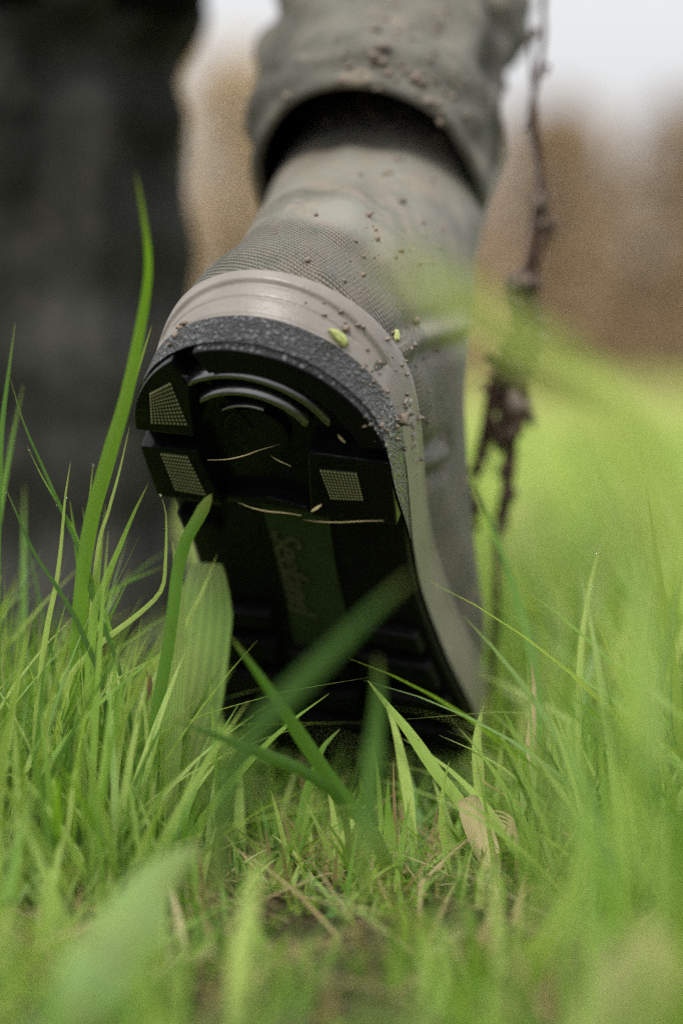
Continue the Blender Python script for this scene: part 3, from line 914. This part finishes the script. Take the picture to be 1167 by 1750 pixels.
hero(D([(160, 788), (155, 840), (149, 900), (142, 1000), (136, 1200), (130, 1440)], .885), 9, 'short upright blade between the pale blade and the thick green one', .5)
hero(D([(141, 865), (146, 900), (150, 960), (152, 1200), (150, 1440)], .89), 7, 'short narrow blade tip beside the thick green blade', .6)
hero(D([(254, 826), (228, 880), (203, 940), (178, 1000), (160, 1060), (150, 1250), (150, 1440)], .868, .88), 16, 'wide blade leaning right with its tip touching the heel edge', .5, base_w=.9)
hero(D([(274, 846), (284, 880), (283, 960), (275, 1010), (236, 1050), (190, 1085), (150, 1120), (110, 1190), (90, 1440)], .868, .885), 11, 'blade curling like a hook below the heel lug', .7, base_w=.9)
hero(D([(362, 843), (340, 885), (318, 925), (305, 975), (296, 1050), (286, 1120), (272, 1200), (262, 1290), (255, 1450)], .848, .87), 22, 'blunt bright blade crossing the black sole below the heel', .22, base_w=.9, blunt=True)
hero(D([(372, 945), (342, 1020), (306, 1090), (286, 1150), (268, 1250), (262, 1440)], .91, .90), 12, 'soft blade behind the blunt bright blade, in front of the broad leaf', .75)
hero(D([(0, 810), (30, 880), (62, 950), (102, 1010), (140, 1080), (180, 1200), (190, 1440)], .875), 9, 'dark green blade slanting down from the left edge', .05)
hero(D([(258, 1075), (242, 1110), (226, 1150), (206, 1230), (200, 1430)], .872), 6, 'tiny upright blade near the brown curled scrap', .6)
hero(D([(281, 1115), (240, 1138), (196, 1165), (168, 1200), (140, 1300), (135, 1440)], .872), 7, 'tiny blade lying almost level near the brown curled scrap', .7)
hero(D([(290, 965), (240, 985), (200, 1005), (180, 1025), (160, 1100), (150, 1430)], .94, .90), 9, 'blurred blade lying level behind the hooked one', .3)
hero(D([(357, 1150), (363, 1220), (369, 1300), (374, 1440)], .868), 7, 'single thin stalk in front of the broad leaf', .45)
hero(D([(230, 1160), (246, 1200), (254, 1280), (262, 1370), (265, 1450)], .868), 10, 'pale blade with a leaning tip below the curled scrap', .8)
hero(D([(628, 1162), (660, 1203), (702, 1255), (748, 1322), (800, 1390), (815, 1450)], .878, .872), 21, 'broad blade slanting down right before the dark sole, tip at centre', .6, base_w=.9)
hero(D([(655, 1195), (674, 1245), (690, 1320), (702, 1400), (708, 1490)], .90, .88), 20, 'upright blade just under the slanting broad one, toe of the boot behind', .72)
hero(D([(582, 1245), (552, 1278), (537, 1320), (520, 1370), (500, 1460)], .886), 16, 'bent blade with its rounded tip to the right, left of centre', .3)
hero(D([(636, 1268), (645, 1320), (651, 1400), (657, 1500)], .868), 9, 'narrow blade in focus in front of the toe', .55)
hero(D([(672, 1297), (673, 1350), (676, 1420), (678, 1500)], .866), 7, 'dry reddish-brown spike beside the narrow blade in front of the toe', .2, mat='straw')
hero(D([(768, 1300), (758, 1342), (755, 1400), (762, 1460), (775, 1540)], .868), 12, 'blade with a slightly curled tip left of the pale crumpled leaf', .62, base_w=.9)
hero(D([(392, 1085), (440, 1150), (482, 1210), (522, 1270), (570, 1340), (640, 1430), (660, 1480)], .80, .86), 26, 'wide blurred blade slanting down right across the lower sole', .16, base_w=.95)
hero(D([(290, 1228), (380, 1262), (450, 1290), (520, 1320), (580, 1370), (600, 1470)], .80, .85), 22, 'blurred blade lying low from left to centre under the sole', .1)
hero(D([(712, 975), (640, 1040), (570, 1110), (500, 1180), (430, 1260), (385, 1360), (370, 1520)], .63, .66), 36, 'very wide out-of-focus blade crossing the black sole diagonally', .0, base_w=.9)
hero(D([(645, 1120), (646, 1200), (636, 1300), (625, 1420), (620, 1540)], .70), 32, 'dark blurred blade upright behind the sharp centre blades', .05)
hero(D([(560, 1320), (602, 1380), (650, 1450), (668, 1500)], .866), 9, 'sharp little blade slanting down right at centre', .66)
hero(D([(805, 810), (850, 925), (882, 1020), (908, 1120), (925, 1250), (930, 1450)], .96, .92), 17, 'blurred blade starting beside the boot and crossing the muddy stalk', .25)
hero(D([(1036, 908), (1015, 970), (1001, 1040), (990, 1150), (985, 1450)], .92, .90), 12, 'pale slim blade with a bent tip in the right-hand grass', .8)
hero(D([(1066, 1075), (1100, 1140), (1122, 1210), (1130, 1440)], .88), 6, 'thin hair-like blade in the right-hand grass', .7)
hero(D([(908, 1130), (912, 1200), (903, 1300), (900, 1450)], .90), 15, 'pale straw-coloured blade right of the toe', .8, mat='straw')
hero(D([(855, 1205), (885, 1270), (900, 1330), (910, 1450)], .89), 14, 'green blade right of the toe next to the straw-coloured one', .4)
hero(D([(826, 1205), (815, 1260), (818, 1330), (822, 1420)], .88), 20, 'pale green blade upright over the tip of the toe', .8)
hero(D([(1070, 1500), (1000, 1450), (930, 1400), (820, 1330), (836, 1300)], .875), 5, 'thin straw lying across low in the right-hand grass', .5, mat='straw')
hero(D([(640, 425), (780, 515), (900, 590), (1000, 665), (1085, 760), (1180, 950), (1300, 1300), (1400, 2100)], .44, .50), 62, 'huge out-of-focus blade near the lens arching over the boot from the right', .76, blunt=True, base_w=1.0, twist=.3)
hero(D([(960, 720), (1010, 800), (1060, 900), (1100, 1050), (1120, 1400), (1125, 1800)], .60, .62), 34, 'mint-green out-of-focus blade under the huge arching one', .85)
hero(D([(1120, 900), (1090, 1050), (1075, 1200), (1070, 1500), (1075, 1800)], .62), 36, 'wide blurred green blade at far right, nearly upright', .6)
hero(D([(445, 1430), (432, 1520), (412, 1620), (398, 1760), (395, 1840)], .67, .65), 36, 'yellow-green blurred stalk at the bottom left of centre', .75)
hero(D([(345, 1440), (275, 1500), (222, 1580), (170, 1650), (120, 1720), (40, 1800)], .70, .62), 125, 'broad pale mint leaf out of focus at bottom left', .62, mat='leaf', name='broad_leaf', cat='leaf', base_w=.4)
hero(D([(352, 962), (350, 1020), (343, 1090), (330, 1190), (312, 1290), (300, 1440)], .93, .92), 98, 'broad blunt-cut leaf standing left of the black sole', .1, mat='leaf', name='broad_leaf', cat='leaf', blunt='cut', base_w=.30, twist=.5, fold=.35)
hero(D([(294, 925), (302, 970), (306, 1040), (300, 1150), (290, 1440)], .89), 34, 'narrow leaf folded against the broad blunt-cut leaf', .45, mat='leaf', name='broad_leaf', cat='leaf', base_w=.6)
hero(D([(1155, 1610), (1120, 1660), (1080, 1720), (1030, 1800)], .56, .56), 150, 'pale beige dead leaf blurred in the bottom right corner', .9, mat='straw', name='dead_leaf', cat='leaf', blunt=True, base_w=.8)
hero(D([(812, 1358), (818, 1410), (826, 1470), (832, 1540)], .862), 48, 'pale pinkish crumpled dead leaf upright in front of the toe', .95, mat='straw', name='dead_leaf', cat='leaf', blunt=True, fold=.9, twist=2.0)
hero(D([(250, 1142), (256, 1160), (254, 1180), (250, 1200)], .872), 10, 'small reddish-brown curled leaf scrap in the left grass', .0, mat='straw', name='dead_leaf', cat='leaf', fold=.8, twist=2)
bpy.data.objects[-1] if False else None
for i in range(9):
    a = i / 9
    hero(D([(835 + 4 * i, 1385 + 6 * i), (865 + 3 * i, 1392 + 9 * i), (890, 1425 + 8 * i), (880, 1470 + 6 * i)], .855), 6, '%s curled straw of the bundle beside the pale crumpled leaf, counted from the top' % ['topmost', 'second', 'third', 'fourth', 'fifth', 'sixth', 'seventh', 'eighth', 'lowest'][i], .8 + .02 * i, mat='straw', name='curled_straw', cat='straw')['group'] = 'curled straws beside the pale crumpled leaf'

# straws and scraps on the sole
def on_sole(px0, py0, px1, py1, w, mat, lab, sag=6, d=None, rv=.7, name='straw', cat='straw'):
    pts = []
    for k in range(5):
        t = k / 4; px = px0 + (px1 - px0) * t; py = py0 + (py1 - py0) * t + sag * math.sin(t * 3.14 * 1.5)
        loc, nrm = hit(px, py)
        dd = ((loc - CAMP).dot(FW) - .0015) if loc is not None else (d or .865)
        pts.append((px, py, dd))
    if d: pts = [(a, b_, d) for a, b_, _ in pts]
    o = ribbon(name, pts, w, mat, rv); tag(o, lab, cat); return o
on_sole(355, 786, 480, 764, 1.6, 'straw', 'fine dry thread lying across the middle of the heel', 5, .862)
on_sole(405, 858, 515, 885, 2.4, 'straw', 'fine dry straw along the front edge of the heel', 4, .853)
on_sole(515, 888, 655, 893, 1.8, 'straw', 'thin grass fibre along the right front edge of the heel', 3, .848)
on_sole(532, 874, 550, 862, 5, 'straw', 'short pale straw piece at the front edge of the heel', 0, .85)
on_sole(463, 779, 497, 798, 1.6, 'straw', 'tiny fibre below the middle of the heel', 1, .86)
on_sole(472, 664, 498, 670, 16, 'straw', 'reddish-brown leaf scrap on the heel ridges', 3, .855, .0, 'leaf_scrap', 'leaf')
on_sole(478, 644, 488, 640, 6, 'straw', 'tiny pale scrap above the reddish leaf scrap on the heel', 1, .854, .9, 'leaf_scrap', 'leaf')
on_sole(577, 742, 590, 758, 5, 'straw', 'short olive straw below the right notch of the heel', 1, .852, .6)

# muddy stalk hanging with clods
def stalk():
    root = empty('muddy_stalk', P(845, 1180, 1.06)); root.location.z = 0
    tag(root, 'dark twisted plant stalk caked with soil clods, right of the raised boot', 'stalk')
    inv = Matrix.Translation(-root.location)
    def tube(name, pts, r0, r1, mat, seed, rad=None, seg=10, sub=8):
        W = [P(*p) for p in pts]; c = []
        for i in range(len(W) - 1):
            p0, p1, p2, p3 = W[max(0, i - 1)], W[i], W[i + 1], W[min(len(W) - 1, i + 2)]
            for k in range(sub):
                t = k / sub; c.append(.5 * ((2 * p1) + (p2 - p0) * t + (2 * p0 - 5 * p1 + 4 * p2 - p3) * t * t + (3 * p1 - p0 - 3 * p2 + p3) * t ** 3))
        c.append(W[-1]); rings = []
        for i, p in enumerate(c):
            s = i / (len(c) - 1); r = r0 + (r1 - r0) * s
            if rad: r = interp(s, rad)
            rr = []
            for a in range(seg):
                an = a / seg * 6.283; q = 1 + .5 * pnoise(Vector((math.cos(an) * 1.5, math.sin(an) * 1.5, i * .5 + seed)))
                if rad: q = max(.15, 1 + 1.3 * pnoise(Vector((math.cos(an) * 1.7, math.sin(an) * 1.7, i * .22 + seed))) + .8 * pnoise(Vector((math.cos(an) * 4, math.sin(an) * 4, i * .7 + seed))))
                rr.append(p + Vector((math.cos(an), math.sin(an), 0)) * r * q)
            rings.append(rr)
        o = loft(name, rings, mat, root, closed_ends=True); o.matrix_parent_inverse = inv; return o
    tube('stem', [(928, -260, 1.06), (930, -80, 1.06), (928, 0, 1.06), (926, 90, 1.06), (905, 190, 1.06), (915, 260, 1.06), (928, 340, 1.06), (905, 440, 1.06), (900, 560, 1.06), (880, 660, 1.06), (868, 780, 1.06), (852, 900, 1.06), (848, 1000, 1.06), (842, 1120, 1.07), (842, 1340, 1.08)], .0011, .0016, M['bark'], 1)
    tube('side_root', [(905, 60, 1.06), (912, 190, 1.055), (922, 300, 1.058), (895, 480, 1.06), (880, 600, 1.06)], .0009, .0013, M['bark'], 5)
    tube('side_root', [(840, 640, 1.06), (826, 720, 1.06), (812, 800, 1.06), (805, 900, 1.06)], .0012, .0008, M['bark'], 7)
    K = .00017
    tube('soil_crust', [(918, 300, 1.06), (934, 390, 1.06), (905, 450, 1.06), (888, 520, 1.06), (905, 570, 1.06), (880, 640, 1.06), (868, 720, 1.06), (872, 790, 1.06), (862, 900, 1.06)], 1, 1, M['mud_dark'], 3,
         [(0, 5 * K), (.12, 11 * K), (.2, 8 * K), (.35, 19 * K), (.45, 20 * K), (.5, 10 * K), (.56, 30 * K), (.7, 30 * K), (.82, 12 * K), (1, 5 * K)], 22, 14)
    tube('soil_crust', [(850, 630, 1.055), (838, 700, 1.055), (822, 780, 1.058), (806, 850, 1.06), (804, 915, 1.06)], 1, 1, M['mud_dark'], 8,
         [(0, 7 * K), (.3, 9 * K), (.55, 5 * K), (.8, 7 * K), (1, 3 * K)], 16, 14)
    r = random.Random(4)
    clods = [(903, 215, 9), (930, 345, 14), (938, 385, 13), (918, 430, 15), (905, 470, 18), (890, 500, 22), (898, 530, 24), (915, 565, 20), (885, 550, 14), (865, 600, 20), (890, 620, 26), (860, 650, 26), (885, 670, 26),
             (845, 680, 18), (870, 705, 22), (895, 700, 20), (850, 730, 20), (875, 745, 16), (862, 775, 15), (866, 810, 12), (870, 850, 11), (860, 890, 11), (826, 770, 13), (815, 800, 13), (806, 870, 13), (804, 905, 10), (880, 490, 12), (845, 620, 12), (915, 60, 8), (930, 120, 7), (848, 1010, 7), (845, 1060, 7)]
    for i, (px, py, s) in enumerate(clods):
        for k in range(7):
            c = P(px + r.uniform(-.9, .9) * s, py + r.uniform(-1.1, 1.1) * s, 1.058 + r.uniform(-.004, .004))
            o = blob('soil_clod', c - root.location, s / 4000 * r.uniform(.22, .62), M['mud_dark'] if r.random() < .68 else M['mud'],
                     (r.uniform(.5, 1.1), r.uniform(.5, 1.1), r.uniform(.8, 1.7)), i + k * 7.3, 1.5, 2, None, root)
        if s > 12:
            for k in range(2):
                a = (px + r.uniform(-1, 1) * s, py + r.uniform(-1, 1) * s); q = (a[0] + r.uniform(-2.2, 2.2) * s, a[1] + r.uniform(0, 3) * s)
                tube('rootlet', [(*a, 1.06), ((a[0] + q[0]) / 2 + r.uniform(-9, 9), (a[1] + q[1]) / 2, 1.057), (*q, 1.06)], .0004, .0002, M['bark'], k + i)
stalk()

# ------------------------------------------------------------------ grass in masses
def blades(name, n, region, hfun, wfun, mat, seed, label, segs=5, cols=2, lean=.35, rlo=0, rhi=1, keep=None, curl=1.0, patch=0.0):
    g = np.random.default_rng(seed)
    x0, x1, y0, y1 = region
    x = g.uniform(x0, x1, n * 3); y = g.uniform(y0, y1, n * 3)
    # clumping
    cl = np.sin(x * 37 + 1.3 * np.sin(y * 29)) * np.cos(y * 41 + 1.7 * np.sin(x * 23)) + g.normal(0, .8, n * 3)
    ok = cl + patch * np.sin(x * 55 + 3 * np.sin(y * 31 + seed)) * np.sin(y * 47 + 2 * np.sin(x * 29)) > -.25
    if keep is not None: ok &= keep(x, y)
    x, y = x[ok][:n], y[ok][:n]; n = len(x)
    h = hfun(x, y) * g.uniform(.45, 1.15, n); wd = wfun(x, y) * g.uniform(.6, 1.25, n)
    az = g.uniform(0, 2 * np.pi, n); ln = np.abs(g.normal(0, lean, n)) + .05
    face = az + np.pi / 2 + g.normal(0, .7, n)
    t = np.linspace(0, 1, segs + 1)[None, :]
    cv = g.uniform(.3, 1.3, n)[:, None] * curl
    hor = h[:, None] * (ln[:, None] * t + .55 * cv * ln[:, None] * t ** 2.4)
    ver = h[:, None] * (t - .32 * (cv * ln[:, None]) * t ** 2.6)
    px = x[:, None] + hor * np.cos(az)[:, None]; py = y[:, None] + hor * np.sin(az)[:, None]; pz = ver - .004
    tw = face[:, None] + g.normal(0, .6, n)[:, None] * t
    wv = wd[:, None] * np.minimum(1, (1.0 - t) / .55 + .02) ** .75 / 2
    V = np.zeros((n, segs + 1, cols, 3), np.float32)
    for k in range(cols):
        q = k / (cols - 1) * 2 - 1
        V[:, :, k, 0] = px + q * wv * np.cos(tw); V[:, :, k, 1] = py + q * wv * np.sin(tw)
        V[:, :, k, 2] = pz + (abs(q) * wv * .3 if cols > 2 else 0)
    per = (segs + 1) * cols
    idx = []
    for i in range(segs):
        for k in range(cols - 1):
            a = i * cols + k; idx.append((a, a + 1, a + cols + 1, a + cols))
    F = (np.array(idx)[None] + (np.arange(n) * per)[:, None, None]).reshape(-1, 4)
    pt = .5 + .5 * np.sin(x * 31 + 2 * np.sin(y * 17 + seed)) * np.cos(y * 23 + 2 * np.sin(x * 19))
    rv = np.clip(g.uniform(rlo, rhi, n) * .65 + pt * .35, 0, 1)
    A = {'rnd': np.repeat(rv, per), 'len': np.tile(np.repeat(t[0], cols), n), 'across': np.tile(np.linspace(-1, 1, cols), n * (segs + 1))}
    o = link(name, mesh_np(name, V, F, A), M[mat]); tag(o, label, 'grass', kind='stuff'); return o

def zmax_for(y, py):                        # height of the sight line at picture row py
    return CAMZ - (py - 640) / FPX * y
def clear_boot(x, y):
    c = (x > -.03) & (x < .06) & (y > 1.045) & (y < 1.12)
    b2 = (x > -.22) & (x < -.10) & (y > 1.25) & (y < 1.6)
    return ~(c | b2)
def scr(x, y): return CX + x / y * FPX
def h_mid(x, y):
    s = scr(x, y)
    base = np.interp(s, [-400, 0, 150, 260, 330, 420, 760, 850, 950, 1167, 1500], [.115, .105, .088, .068, .034, .017, .016, .030, .062, .085, .10])
    return base
blades('sharp_grass', 2500, (-.22, .26, .80, 1.00), h_mid, lambda x, y: .0027 + 0 * x, 'grass', 1, 'fresh green grass standing around the raised boot, mostly in focus', 7, 3, .34, patch=1.9, keep=clear_boot)
blades('long_grass', 150, (-.16, .17, .83, .93), lambda x, y: h_mid(x, y) * 1.45 + .012, lambda x, y: .0038 + 0 * x, 'grass', 12, 'longer and broader green blades standing out of the grass in focus', 8, 3, .36, rlo=.3)
blades('shaded_pressed_grass', 700, (-.09, .11, .93, 1.10), lambda x, y: .034 + 0 * x, lambda x, y: .0032 + 0 * x, 'grass', 33, 'grass pressed down under the toe of the raised boot, coloured dark for the shade there', 6, 2, .8, rhi=.35, keep=clear_boot)  # only the darkest greens, so the blades carry the toe's shadow
blades('undergrowth_grass', 3600, (-.35, .40, .50, 1.25), lambda x, y: .034 + 0 * x, lambda x, y: .0022 + 0 * x, 'grass', 2, 'short fine undergrowth grass close to the soil', 5, 2, .8, patch=2.5, keep=clear_boot)
blades('straw_thatch', 4600, (-.35, .40, .48, 1.25), lambda x, y: .028 + 0 * x, lambda x, y: .0019 + 0 * x, 'straw', 3, 'matted dead straw between the grass roots', 4, 2, 1.9, curl=.5, keep=clear_boot)
def h_front(x, y):
    s = scr(x, y)
    row = np.interp(s, [-300, 0, 200, 400, 560, 800, 900, 1000, 1167, 1500], [1250, 1300, 1450, 1520, 1560, 1530, 1290, 1050, 950, 900])
    return np.clip(zmax_for(y, row), .012, .13)
blades('front_grass', 480, (-.24, .26, .46, .80), h_front, lambda x, y: .0046 + 0 * x, 'grass', 14, 'blurred green grass between the lens and the boot', 6, 3, .40, patch=2.0)
blades('behind_grass', 3600, (-.50, .60, 1.02, 1.9), lambda x, y: np.interp(scr(x, y), [0, 300, 800, 1167], [.075, .06, .085, .105]), lambda x, y: .005 + 0 * x, 'grass_far', 5, 'bright meadow grass just behind the boots', 5, 2, .38, patch=2.0, keep=clear_boot)
blades('meadow_grass', 7000, (-1.4, 1.6, 1.9, 5.5), lambda x, y: .10 + 0 * x, lambda x, y: .010 + 0 * x, 'grass_far', 6, 'out-of-focus meadow grass in the middle distance', 4, 2, .38, patch=1.5)
blades('distant_grass', 14000, (-8, 8, 5.5, 30), lambda x, y: .13 + 0 * x, lambda x, y: .02 + 0 * x, 'grass_dist', 8, 'distant meadow grass reaching to the trees', 3, 2, .35)

# dew
def dew():
    V, F = [], []; r = random.Random(21)
    pool = []
    for o in bpy.data.objects:
        if o.name.startswith('grass_blade') and o.type == 'MESH':
            pool += [v.co.copy() for v in o.data.vertices if .84 < v.co.y < .93 and .02 < v.co.z < .17]
    pool.sort(key=lambda v: (v.x, v.y, v.z))
    for c in r.sample(pool, 70):
        s = r.uniform(.00025, .0006); b0 = len(V)
        bm = bmesh.new(); bmesh.ops.create_icosphere(bm, subdivisions=1, radius=s)
        V.extend([tuple(c + v.co) for v in bm.verts]); F.extend([tuple(b0 + v.index for v in f.verts) for f in bm.faces]); bm.free()
    b = NB('dew_water'); p = b.principled((1, 1, 1, 1), .02, None, .5); p.inputs['Transmission Weight'].default_value = 1; p.inputs['IOR'].default_value = 1.33
    m = b.done(p.outputs[0])
    tag(link('dew_drops', mesh_np('dew_drops', V, F), m), 'tiny dew drops hanging on the grass blades', 'dew', kind='stuff')
dew()
